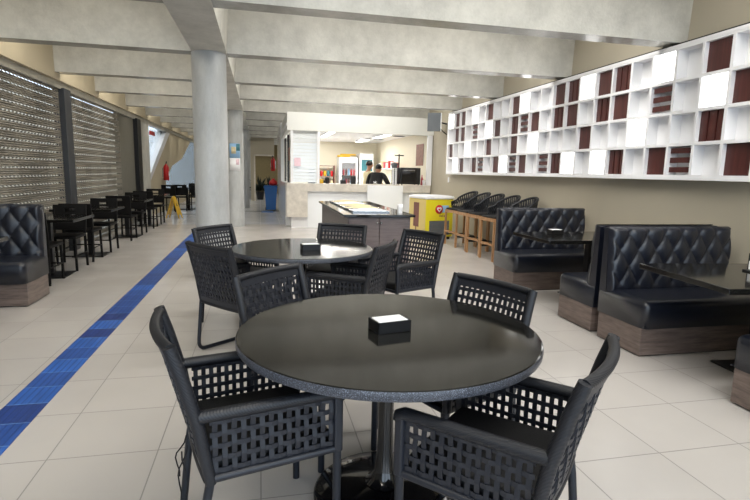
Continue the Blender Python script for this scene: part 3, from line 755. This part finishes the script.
# on the counter
CT = 1.09
t = thing('oven', 'black countertop oven at right on the kitchen counter', 'oven', (3.74, 12.77, CT))
B((-.26, -.20, .02), (.26, .22, .44), .012, 3).build('body', 'black', t)
d = B((-.24, -.215, .05), (.14, -.20, .41), .006).build('door', 'blackgloss', t); MB().tube([(-.2, -.235, .37), (.1, -.235, .37)], .008).build('handle', 'steel', d)
B((.16, -.212, .05), (.25, -.20, .41), .004).build('control_panel', 'black', t)
for s in (-1, 1):
    for q in (-1, 1): MB().lathe([(.018, 0), (.018, .022)], (s*.22, q*.16, 0), 10).build('foot', 'black', t)
for i, (x, n) in enumerate(((3.31, 'left'), (3.39, 'right'))):
    mb = MB()
    for k in range(9): mb.lathe([(.022, k*.047), (.032, k*.047+.044), (.034, k*.047+.047), (.024, k*.047+.046)], (0, 0, 0), 14)
    o = tag(mb.build('cup_stack', 'paper'), 'tall stack of white paper cups by the oven, %s one' % n, 'cup stack', 'paper cup stacks'); o.location = (x, 12.70+.03*i, CT)
t = thing('coffee_grinder', 'dark coffee grinder standing behind the cup stacks', 'grinder', (3.40, 12.96, CT))
B((-.07, -.08, 0), (.07, .03, .05), .01, 3).build('base', 'black', t)
MB().box((-.06, -.07, .05), (.06, .03, .36), .015, 3).build('body', 'black', t); MB().lathe([(.05, .36), (.09, .52), (.092, .54), (.05, .56), (0, .56)], (0, -.02, 0), 18).build('hopper', 'screen', t)
tag(MB().lathe([(.03, 0), (.035, .02), (.035, .16), (.013, .22), (.013, .26), (0, .26)], (4.09, 12.72, CT), 16).build('sauce_bottle', 'pinkred'), 'pinkish bottle at right end of the kitchen counter', 'bottle')
tag(MB().lathe([(.03, 0), (.045, .12), (.05, .125), (.03, .128), (0, .128)], (4.10, 12.58, CT), 16).build('paper_cup', 'paper'), 'white paper cup at right end of the kitchen counter', 'cup')
t = thing('till', 'dark till screen at left end of the open kitchen counter', 'till', (1.24, 12.78, CT))
B((-.09, -.06, 0), (.09, .06, .03), .006).build('foot', 'black', t); MB().box((-.015, .0, .03), (.015, .03, .14)).build('stem', 'black', t)
B((-.07, -.025, .10), (.07, .005, .37), .006).build('screen', 'black', t)
for x, y, m, w, h, nm, l, c in ((1.46, 12.7, 'yellow', .06, .11, 'carton', 'small yellow carton on the kitchen counter by the till', 'carton'), (1.62, 12.72, 'black', .05, .16, 'canister', 'black canister on the kitchen counter right of the yellow carton', 'canister'),
                                (2.02, 12.7, 'black', .07, .10, 'card_reader', 'black card reader on the kitchen counter left of the white dispenser', 'card reader'), (2.28, 12.72, 'black', .06, .2, 'napkin_dispenser', 'black and white dispenser on the counter left of the person in cream', 'dispenser'),
                                (2.86, 12.75, 'steel', .05, .07, 'sugar_bowl', 'small steel bowl on the counter in front of the person in black', 'bowl')):
    if nm in ('canister', 'sugar_bowl'): o = MB().lathe([(w*.8, 0), (w, .02), (w, h*.85), (w*.7, h), (0, h)], seg=16).build(nm, m)
    else: o = B((-w, -w*.7, 0), (w, w*.7, h), .008, 3).build(nm, m)
    o.location = (x, y, CT); tag(o, l, c)
# high shelf at back right with red and white goods
t = thing('wall_shelf', 'long white kitchen shelf on the back wall with red packets', 'shelf', (4.22, 16.2, 1.50)); B((-.30, -1.2, 0), (.04, 1.2, .03)).build('board', 'white', t)
for yy in (-.9, .9): MB().box((-.25, yy, -.15), (-.22, yy+.02, 0)).box((-.25, yy, -.02), (.03, yy+.02, 0)).build('bracket', 'steel', t)
for i in range(7):
    m = ['pinkred', 'paper', 'red', 'paper', 'pinkred', 'tan', 'paper'][i]
    o = B((-.08, -.06, 0), (.08, .06, .17+.03*(i % 3)), .008).build('packet', m); o.location = (4.05, 15.2+.33*i, 1.531)
    tag(o, '%s packet on the kitchen wall shelf, %s from the near end' % ({'pinkred': 'pink', 'paper': 'white', 'red': 'red', 'tan': 'tan'}[m], ['first', 'second', 'third', 'fourth', 'fifth', 'sixth', 'seventh'][i]), 'packet', 'packets on the kitchen shelf')
tag(B((4.255, 13.2, 1.60), (4.268, 13.85, 2.18)).build('poster', 'posterbrown'), 'brown food poster on the right wall inside the kitchen', 'poster')
t = thing('cross_stand', 'dark cross-shaped stand on the kitchen wall shelf beside the packets', 'stand', (3.95, 16.6, 1.62))
MB().tube([(0, 0, 0), (0, 0, .42)], .02).build('post', 'black', t); MB().tube([(-.14, 0, .38), (.14, 0, .38)], .018).build('crossbar', 'black', t); MB().lathe([(.05, -.0), (.05, .015)], seg=14).build('foot', 'black', t)
t.location.z = 1.531; t.location = (4.08, 14.98+.02, 1.531)

# ------------------------------------------------------------------ people
def skin_mesh(name, verts, edges, mat, parent=None, sub=2):
    me = bpy.data.meshes.new(name); me.from_pydata([v[0] for v in verts], edges, []); o = bpy.data.objects.new(name, me); COL.objects.link(o)
    m = o.modifiers.new('s', 'SKIN'); m.use_smooth_shade = True
    for i, v in enumerate(verts):
        sv = me.skin_vertices[0].data[i]; r = v[1]; sv.radius = r if isinstance(r, tuple) else (r, r); sv.use_root = (i == 0)
    s = o.modifiers.new('u', 'SUBSURF'); s.levels = sub; s.render_levels = sub
    dg = bpy.context.evaluated_depsgraph_get(); dg.update()
    nm = bpy.data.meshes.new_from_object(o.evaluated_get(dg)); o.modifiers.clear(); o.data = nm; bpy.data.meshes.remove(me)
    nm.materials.clear(); nm.materials.append(M[mat])
    for p in nm.polygons: p.use_smooth = True
    o.name = name
    if parent: o.parent = parent
    return o
def person(label, loc, rz, lean, shirt, arm_l, arm_r, cap):
    """standing figure facing local +y; lean = forward bend of the trunk in radians"""
    t = thing('person', label, 'person', loc, rz)
    def up(y, z, x=0):                      # point of the trunk, bent about the hips at z=.92
        dz = z-.92; return (x, y*math.cos(lean)+dz*math.sin(lean), .92+dz*math.cos(lean)-y*math.sin(lean))
    V = [((0, 0, .92), (.15, .11)), (up(0, 1.08), (.135, .10)), (up(.01, 1.24), (.15, .105)), (up(0, 1.37), (.14, .09)), (up(0, 1.43), .06), (up(.015, 1.48), .05), (up(.03, 1.55), (.072, .085)), (up(.035, 1.62), (.074, .092)), (up(.02, 1.68), (.055, .065)), (up(.115, 1.575), .014)]
    Ed = [(0, 1), (1, 2), (2, 3), (3, 4), (4, 5), (5, 6), (6, 7), (7, 8), (6, 9)]
    def chain(start, pts):
        p = start
        for q in pts: V.append(q); Ed.append((p, len(V)-1)); p = len(V)-1
        return p
    for s in (-1, 1):
        chain(6, [(up(.02, 1.575, s*.085), .014)])                              # ear
        chain(0, [((s*.09, 0, .86), .09), ((s*.10, .01, .48), .058), ((s*.10, -.01, .28), .052), ((s*.10, -.02, .08), .036), ((s*.105, .10, .035), .034), ((s*.105, .17, .028), .024)])
        el, ha = arm_l if s < 0 else arm_r
        sh = up(0, 1.375, s*.185)
        w = chain(3, [(up(0, 1.38, s*.11), .065), (sh, .056), (el, .042), (tuple(Vector(el).lerp(Vector(ha), .95)), .028)])
        d = (Vector(ha)-Vector(el)).normalized(); sd = d.cross(Vector((0, 0, 1))); sd = (sd.normalized() if sd.length > .1 else Vector((1, 0, 0)))*s
        p0 = Vector(ha)+d*.04
        pm = chain(w, [(tuple(p0), (.036, .018))])
        for k, ln in enumerate((.075, .085, .08, .062)):
            a = p0+d*.035+sd*(-.03+.02*k); chain(pm, [(tuple(a), .009), (tuple(a+d*ln*.55+Vector((0, 0, -.01))), .0085), (tuple(a+d*ln*.9+Vector((0, 0, -.035))), .007)])
        a = p0-sd*.034; chain(pm, [(tuple(a), .011), (tuple(a+d*.03-sd*.02), .010), (tuple(a+d*.06-sd*.022), .008)])
    body = skin_mesh('body', V, Ed, 'skin', t)
    S = [((0, 0, .90), (.165, .125)), (up(0, 1.08), (.155, .118)), (up(.01, 1.24), (.168, .122)), (up(0, 1.365), (.155, .105)), (up(0, 1.42), (.085, .075))]
    SE = [(0, 1), (1, 2), (2, 3), (3, 4)]
    for s in (-1, 1):
        el, ha = arm_l if s < 0 else arm_r; n = len(S)
        S += [(up(0, 1.375, s*.12), .08), (up(0, 1.37, s*.19), .07), (tuple(Vector(up(0, 1.37, s*.19)).lerp(Vector(el), .75)), .06)]
        SE += [(3, n), (n, n+1), (n+1, n+2)]
        if cap: S += [(el, .055), (tuple(Vector(el).lerp(Vector(ha), .85)), .045)]; SE += [(n+2, n+3), (n+3, n+4)]
    if cap: S = [(p, tuple(q*1.18 for q in r) if isinstance(r, tuple) else r*1.2) for p, r in S]
    skin_mesh('shirt', S, SE, shirt, t)
    Tr = [((0, 0, .94), (.165, .125))]; TE = []
    for s in (-1, 1):
        n = len(Tr); Tr += [((s*.09, 0, .84), .105), ((s*.10, .01, .48), .075), ((s*.10, -.01, .10), .06)]; TE += [(0, n), (n, n+1), (n+1, n+2)]
    skin_mesh('trousers', Tr, TE, 'trousers', t)
    mb = MB(); n, m = 20, 10; vs = []; fs = []
    c = Vector(up(.012, 1.625))
    for j in range(m+1):
        th = (PI*.62)*j/m
        for i in range(n):
            ph = 2*PI*i/n; fr = max(0, math.sin(ph))
            tt = th*(1-.38*fr); r = .099
            vs.append((c.x+r*.86*math.sin(tt)*math.cos(ph), c.y+r*1.1*math.sin(tt)*math.sin(ph)-.004, c.z+r*1.06*math.cos(tt)))
    fs = [[j*n+i, j*n+(i+1) % n, (j+1)*n+(i+1) % n, (j+1)*n+i] for j in range(m) for i in range(n)]
    mb.add(vs, fs, True)
    hr = mb.build('cap' if cap else 'hair', 'black' if cap else 'hair', t)
    for s in (-1, 1):
        e = MB().lathe([(0, -.009), (.007, -.005), (.009, 0), (.007, .005), (0, .009)], up(.103, 1.60, s*.032), 10).build('eye', 'black', t)
    MB().tube([up(.112, 1.53, -.022), up(.118, 1.528, 0), up(.112, 1.53, .022)], .004, 6).build('mouth', 'pinkred', t)
    return t
person('person in a cream shirt with dark hair, standing in the kitchen in profile', (2.98, 14.5, .0), math.radians(-75), .12, 'shirt_cream',
       ((-.24, .10, 1.12), (-.16, .34, 1.10)), ((.24, .10, 1.12), (.16, .34, 1.10)), False)
person('person in a black shirt and dark cap, back turned, leaning over the kitchen worktop', (2.98, 13.45, 0), math.radians(-32), .52, 'shirt_black',
       ((-.30, .30, 1.06), (-.14, .52, 1.02)), ((.32, .28, 1.08), (.22, .54, 1.02)), True)
t = thing('worktop', 'kitchen worktop the person in black leans over', 'worktop', (3.4, 14.12, 0), 0)
B((-.65, -.06, .92), (.55, .25, .96), .004).build('top', 'steel', t)
for a in (-.6, .5):
    for b in (-.03, .22): MB().tube([(a, b, 0), (a, b, .92)], .018).build('leg', 'steel', t)
t.location = (3.45, 14.10, 0)

# ------------------------------------------------------------------ freezer
t = thing('ice_cream_freezer', 'yellow ice cream freezer with white lid, between island and bar stools', 'freezer', (3.62, 10.55, 0), math.radians(13))
FX, FY = .34, .36
B((-FX, -FY, .06), (FX, FY, .86), .012, 3).build('body', 'fyellow', t)
MB().box((-FX-.012, -FY-.012, .86), (FX+.012, FY+.012, .92), .02, 4).box((-FX+.03, -FY+.03, .915), (FX-.03, FY-.03, .935), .008, 3).build('lid', 'white', t)
B((-FX-.004, -FY+.01, .08), (-FX+.001, FY-.01, .85)).build('side_print', 'fcream', t)
mb = MB(); mb.box((-FX-.010, -.08, .26), (-FX-.003, .14, .78), .003); mb.box((-FX-.010, .015, .14), (-FX-.003, .045, .27)); mb.build('ice_lolly_picture', 'brown', t)
g = MB().box((-.25, -FY-.008, .10), (.25, -FY+.001, .41), .003); 
g.build('grille_frame', 'steel', t)
mb = MB()
for i in range(10): mb.box((-.23, -FY-.013, .115+i*.028), (.23, -FY-.007, .133+i*.028))
mb.build('grille', 'fgrey', t)
B((-.08, -FY-.006, .58), (.22, -FY+.001, .73), .002).build('banner', 'skyblue', t)
d = MB(); d.lathe([(0, .006), (.092, .006), (.095, 0)], seg=28); o = d.build('badge', 'red', t); o.location = (-.02, -FY-.006, .65); o.rotation_euler = (PI/2, 0, 0)
ht = []
for i in range(40):
    a = 2*PI*i/40; ht.append((.0036*16*math.sin(a)**3, .0036*(13*math.cos(a)-5*math.cos(2*a)-2*math.cos(3*a)-math.cos(4*a))))
MB().prism(ht, 2, .004, .010).build('heart', 'paper', o); 
h2 = MB().prism([(x*.5, y*.5) for x, y in ht], 2, .009, .012).build('heart_centre', 'red', o)
mb = MB()
for i in range(5): mb.box((.0+i*.036, -FY-.004, .49), (.018+i*.036, -FY+.001, .525 if i % 2 else .54))
mb.build('small_print', 'brown', t)
for s in (-1, 1):
    for q in (-1, 1): MB().lathe([(.03, 0), (.03, .06)], (s*.28, q*.3, 0), 12).build('foot', 'black', t)

# ------------------------------------------------------------------ bar stools
def make_stool(label):
    t = thing('bar_stool', label, 'stool', group='wooden bar stools with woven backs')      # sitter faces local +y
    for sx in (-1, 1):
        for sy in (-1, 1):
            MB().prism([(sx*.225-.017, sy*.21-.017), (sx*.225+.017, sy*.21-.017), (sx*.225+.017, sy*.21+.017), (sx*.225-.017, sy*.21+.017)], 2, 0, .695).build('leg', 'oak', t)
    MB().box((-.225, .19, .645), (.225, .23, .70)).box((-.225, -.23, .645), (.225, -.19, .70)).box((-.245, -.21, .645), (-.205, .21, .70)).box((.205, -.21, .645), (.245, .21, .70)).build('seat_frame', 'oak', t)
    MB().box((-.225, .195, .25), (.225, .225, .285)).build('footrest', 'oak', t)
    MB().tube([(-.225, -.21, .2), (.225, -.21, .2)], .012).tube([(-.225, -.2, .2), (-.225, .2, .2)], .012).tube([(.225, -.2, .2), (.225, .2, .2)], .012).build('stretcher', 'black', t)
    B((-.22, -.2, .698), (.22, .22, .735), .015, 3).build('seat', 'cushion', t)
    def rim(a, top):                          # a from -110..110 deg around the back
        r = .255 if top else .225; s = math.cos(a)      # 1 at middle of the back
        z = (.88+.18*max(0, s)**.8) if top else .70
        if a and abs(a) > 1.5 and top: z = .88-.10*(abs(a)-1.5)
        return (r*math.sin(a), -.02-r*math.cos(a)*(1.15 if top else .95), z)
    A = [math.radians(-112+224*i/28) for i in range(29)]
    mb = MB()
    for i, a in enumerate(A):
        p, q = Vector(rim(a, False)), Vector(rim(a, True)); b2 = A[min(28, i+1)]
        mb.tube([p, p.lerp(q, .5)+Vector((math.sin(a), -math.cos(a), 0))*.02, q], .011, 5)
        if i < 28: mb.tube([p, Vector(rim(A[min(28, i+2)], True))], .010, 5)
    wb = mb.build('woven_back', 'wicker', t)
    MB().tube([rim(a, True) for a in A], .019, 8).build('top_rail', 'wicker', wb)
    MB().tube([rim(a, False) for a in A], .014, 8).build('lower_rail', 'wicker', wb)
    return t
s0 = make_stool('bar stool nearest the yellow freezer, farthest in the row along the right wall')
s0.location = (3.86, 9.42, 0); s0.rotation_euler = (0, 0, PI/2+.12)
for y, l, a in ((8.86, 'second bar stool from the yellow freezer, with oak legs', .04), (8.30, 'third bar stool from the yellow freezer, with oak legs', .08), (7.74, 'fourth bar stool from the freezer, one before the tufted bench', .05), (7.18, 'bar stool closest to the viewer, half hidden by the far tufted bench', .0)):
    dup(s0, (3.86, y, 0), PI/2+a, l)

# ------------------------------------------------------------------ smaller things
t = thing('television', 'grey flat television on an arm high in the corner by the kitchen', 'television', (3.97, 11.55, 2.58), math.radians(-22))
B((-.16, -.03, -.21), (.15, .02, .21), .008).build('screen_case', 'screen', t)
B((.145, -.034, -.212), (.165, .024, .212), .003).build('bright_edge', 'white', t)
MB().tube([(.05, .03, .03), (.16, .16, .0), (.29, .10, -.03)], .018).tube([(.05, .03, -.03), (.2, .18, -.2), (.29, .1, -.27)], .012).box((.05, .02, -.10), (.12, .06, .10), .006).build('wall_arm', 'black', t)
t = thing('floor_sign', 'yellow folding wet floor sign standing before the left shutters', 'sign', (-2.37, 15.1, 0), math.radians(18))
for s in (-1, 1):
    p = MB().prism([(-.13, 0), (-.085, 0), (-.075, .10), (.075, .10), (.085, 0), (.13, 0), (.10, .60), (.05, .63), (-.05, .63), (-.10, .60)], 1, -.008, .008).build('board', 'yellow', t)
    p.rotation_euler = (s*math.radians(17), 0, 0); p.location = (0, s*.185, 0)
    MB().prism([(-.03, .35), (.03, .35), (.0, .45)], 1, -.0105 if s < 0 else .0085, -.0085 if s < 0 else .0105).build('mark', 'black', p)
MB().tube([(-.05, 0, .60), (.05, 0, .60)], .01).build('hinge', 'yellow', t)
t.rotation_euler = (0, 0, math.radians(75))
t = thing('rubbish_bin', 'tall blue rubbish bin with a lid in the corridor left of the kitchen', 'bin', (.34, 18.05, 0))
mb = MB()
mb.prism([(-.16, .04), (.16, .04), (.215, .80), (-.215, .80)], 1, -.2, .2); mb.build('body', 'blue', t)
MB().box((-.235, -.225, .78), (.235, .225, .82), .008).box((-.22, -.21, .82), (.22, .21, .86), .02, 3).build('lid', 'blue', t)
for s in (-1, 1): MB().tube([(s*.14, .2, .05), (s*.18, .2, .05)], .05, 12).build('wheel', 'black', t)
bag = MB().lathe([(.03, 0), (.12, .01), (.15, .08), (.12, .16), (.05, .20), (.06, .24), (0, .235)], seg=14).build('plastic_bag', 'red'); bag.location = (.43, 18.05, .861)
tag(bag, 'red plastic bag lying on the lid of the blue bin', 'bag')
tag(B((.02, 17.15, 0), (.40, 17.50, .02), .004).build('door_mat', 'blue'), 'small dark blue mat on the floor in front of the blue bin', 'mat')
def extinguisher(label, loc, rz):
    q = thing('fire_extinguisher', label, 'extinguisher', loc, rz, 'red fire extinguishers on walls')
    MB().lathe([(.075, 0), (.085, .02), (.085, .42), (.06, .48), (.03, .50), (.025, .54), (0, .54)], seg=20).build('cylinder', 'red', q)
    MB().tube([(0, 0, .53), (-.07, -.04, .58)], .014, 6).tube([(0, 0, .54), (.03, 0, .58), (-.05, -.03, .61)], .012, 6).build('handle', 'black', q)
    MB().tube([(.03, 0, .53), (.10, -.03, .44), (.11, -.03, .2), (.095, -.02, .06)], .013, 6).build('hose', 'black', q)
    B((-.045, -.09, .16), (.045, -.083, .30)).build('instruction_label', 'paper', q)
    MB().box((-.03, .07, .1), (.03, .115, .4)).build('bracket', 'steel', q)
extinguisher('red fire extinguisher on the leaning pier at far left', (WL+.115, 17.75, .98), PI/2)
extinguisher('red fire extinguisher on the white wall above the blue bin', (KX0-.115, 21.0, 1.35), -PI/2)
tag(B((WL-.05, 16.2, 2.33), (WL-.02, 16.9, 2.45)).build('exit_sign', 'red'), 'small red sign high on the bright window at far left', 'sign')
# posters on the second column
def wrap(z0, z1, a0, a1, r, mi=0, mb=None):
    n = 8; mb = mb or MB(); vs = []
    for rr in (r, r+.004):
        for z in (z0, z1):
            for i in range(n+1):
                a = a0+(a1-a0)*i/n; vs.append((rr*math.cos(a), rr*math.sin(a), z))
    k = n+1; fs = []
    for i in range(n):
        fs += [[i, i+1, k+i+1, k+i], [2*k+i, 2*k+i+1, 3*k+i+1, 3*k+i], [i, i+1, 2*k+i+1, 2*k+i], [k+i, k+i+1, 3*k+i+1, 3*k+i]]
    fs += [[0, k, 3*k, 2*k], [n, k+n, 3*k+n, 2*k+n]]
    return mb.add(vs, fs, True)
t = thing('poster', 'blue and white poster with a pale round picture, wrapped on the second column', 'poster', (-.60, 12.98, 0))
A0, A1 = math.radians(-124), math.radians(-52)
wrap(1.66, 2.0, A0, A1, .206).build('picture_sheet', 'skyblue', t)
wrap(1.36, 1.655, A0, A1, .206).build('text_sheet', 'paper', t)
wrap(1.76, 1.92, A0+.25, A0+.75, .211).build('round_picture', 'tan', t)
wrap(1.83, 1.985, A0+.8, A1-.05, .211).build('blue_field', 'teal', t)
wrap(1.50, 1.63, A0+.75, A1-.15, .211).build('pink_patch', 'palepink', t)
structure(B((4.285, 11.28, 1.20), (4.30, 11.36, 1.32), .003), 'trim_switch', 'white')
structure(MB().box((-.42, 23.6, 2.05), (KX0, 23.8, CEIL)).box((-.42, 23.6, 0), (-.28, 23.8, 2.05)), 'wall_corridor_end', 'wall')
structure(MB().box((-.28, 23.56, 0), (-.22, 23.84, 2.05)).box((-.28, 23.56, 2.0), (KX0-.01, 23.84, 2.06)), 'trim_corridor_door', 'stone')
# dark foliage pots at end of the corridor
def bush(label, x, y):
    q = thing('potted_plant', label, 'plant', (x, y, 0), 0, 'plants at the corridor end')
    MB().lathe([(.14, 0), (.2, .35), (.21, .38), (.18, .38), (.17, .33), (0, .33)], seg=20).build('pot', 'black', q)
    mb = MB(); rnd = random.Random(int(x*100))
    for i in range(90):
        a = rnd.random()*2*PI; e = rnd.random()*1.4; L_ = .35+.45*rnd.random()
        d = Vector((math.cos(a)*math.cos(e), math.sin(a)*math.cos(e), math.sin(e)+.15)); p = Vector((0, 0, .4)); q0 = p+d*L_*.5; q1 = p+d*L_+Vector((0, 0, -.1)); w = Vector((-math.sin(a), math.cos(a), 0))*.035
        mb.add([p, q0-w, q1, q0+w], [[0, 1, 2], [0, 2, 3]])
    mb.build('leaves', 'leaf', q)
M['leaf'] = simple('dark_leaf', rgb(30, 40, 28), .5)
bush('dark leafy plant in a pot at the far end of the corridor', -.02, 24.6)
bush('second dark plant at corridor end, nearer the blue bin', .42, 25.6)

# ------------------------------------------------------------------ light
w = bpy.data.worlds.new('daylight'); sc.world = w; w.use_nodes = True
bg = w.node_tree.nodes['Background']; bg.inputs[0].default_value = (.70, .84, 1, 1); bg.inputs[1].default_value = 2.5
def area(name, loc, rot, sx, sy, power, col=(1, 1, 1)):
    l = bpy.data.lights.new(name, 'AREA'); l.shape = 'RECTANGLE'; l.size = sx; l.size_y = sy; l.energy = power; l.color = col
    o = bpy.data.objects.new(name, l); COL.objects.link(o); o.location = loc; o.rotation_euler = rot; return o
# unseen fill lights added between the concrete ribs to brighten the room
for i, y in enumerate(RIB_Y[:-1]):
    far = y > 12
    area('rib_fill_right', (2.0, y+.42, 3.57), (0, 0, 0), 3.4, .5, 24 if far else 72, (1, .975, .93))
    area('rib_fill_left', (-1.95, y+.42, 3.57), (0, 0, 0), 1.6, .5, 15 if far else 24, (1, .95, .85))
area('kitchen_fill', (2.3, 16.6, 2.44), (0, 0, 0), 2.2, .15, 115, (1, .97, .90))  # added unseen light that brightens the kitchen beyond its ceiling lamps

# ------------------------------------------------------------------ camera
cam = bpy.data.cameras.new('camera'); co = bpy.data.objects.new('camera', cam); COL.objects.link(co)
cam.sensor_width = 36; cam.lens = 507.5/750*36; cam.clip_start = .02; cam.clip_end = 200
pitch, yaw, roll = .1523, .2230, -.0229
fwd = Vector((math.sin(yaw)*math.cos(pitch), math.cos(yaw)*math.cos(pitch), -math.sin(pitch)))
right = Vector((math.cos(yaw), -math.sin(yaw), 0)); down = fwd.cross(right)
r2 = right*math.cos(roll)+down*math.sin(roll); d2 = -right*math.sin(roll)+down*math.cos(roll)
Mx = Matrix((r2, -d2, -fwd)).transposed().to_4x4(); Mx.translation = (0, 0, H)
co.matrix_world = Mx
sc.camera = co
sc.view_settings.view_transform = 'Standard'; sc.view_settings.look = 'None'; sc.view_settings.exposure = .34; sc.view_settings.gamma = 1
sc.cycles.use_denoising = True
sc.cycles.max_bounces = 10; sc.cycles.transparent_max_bounces = 16
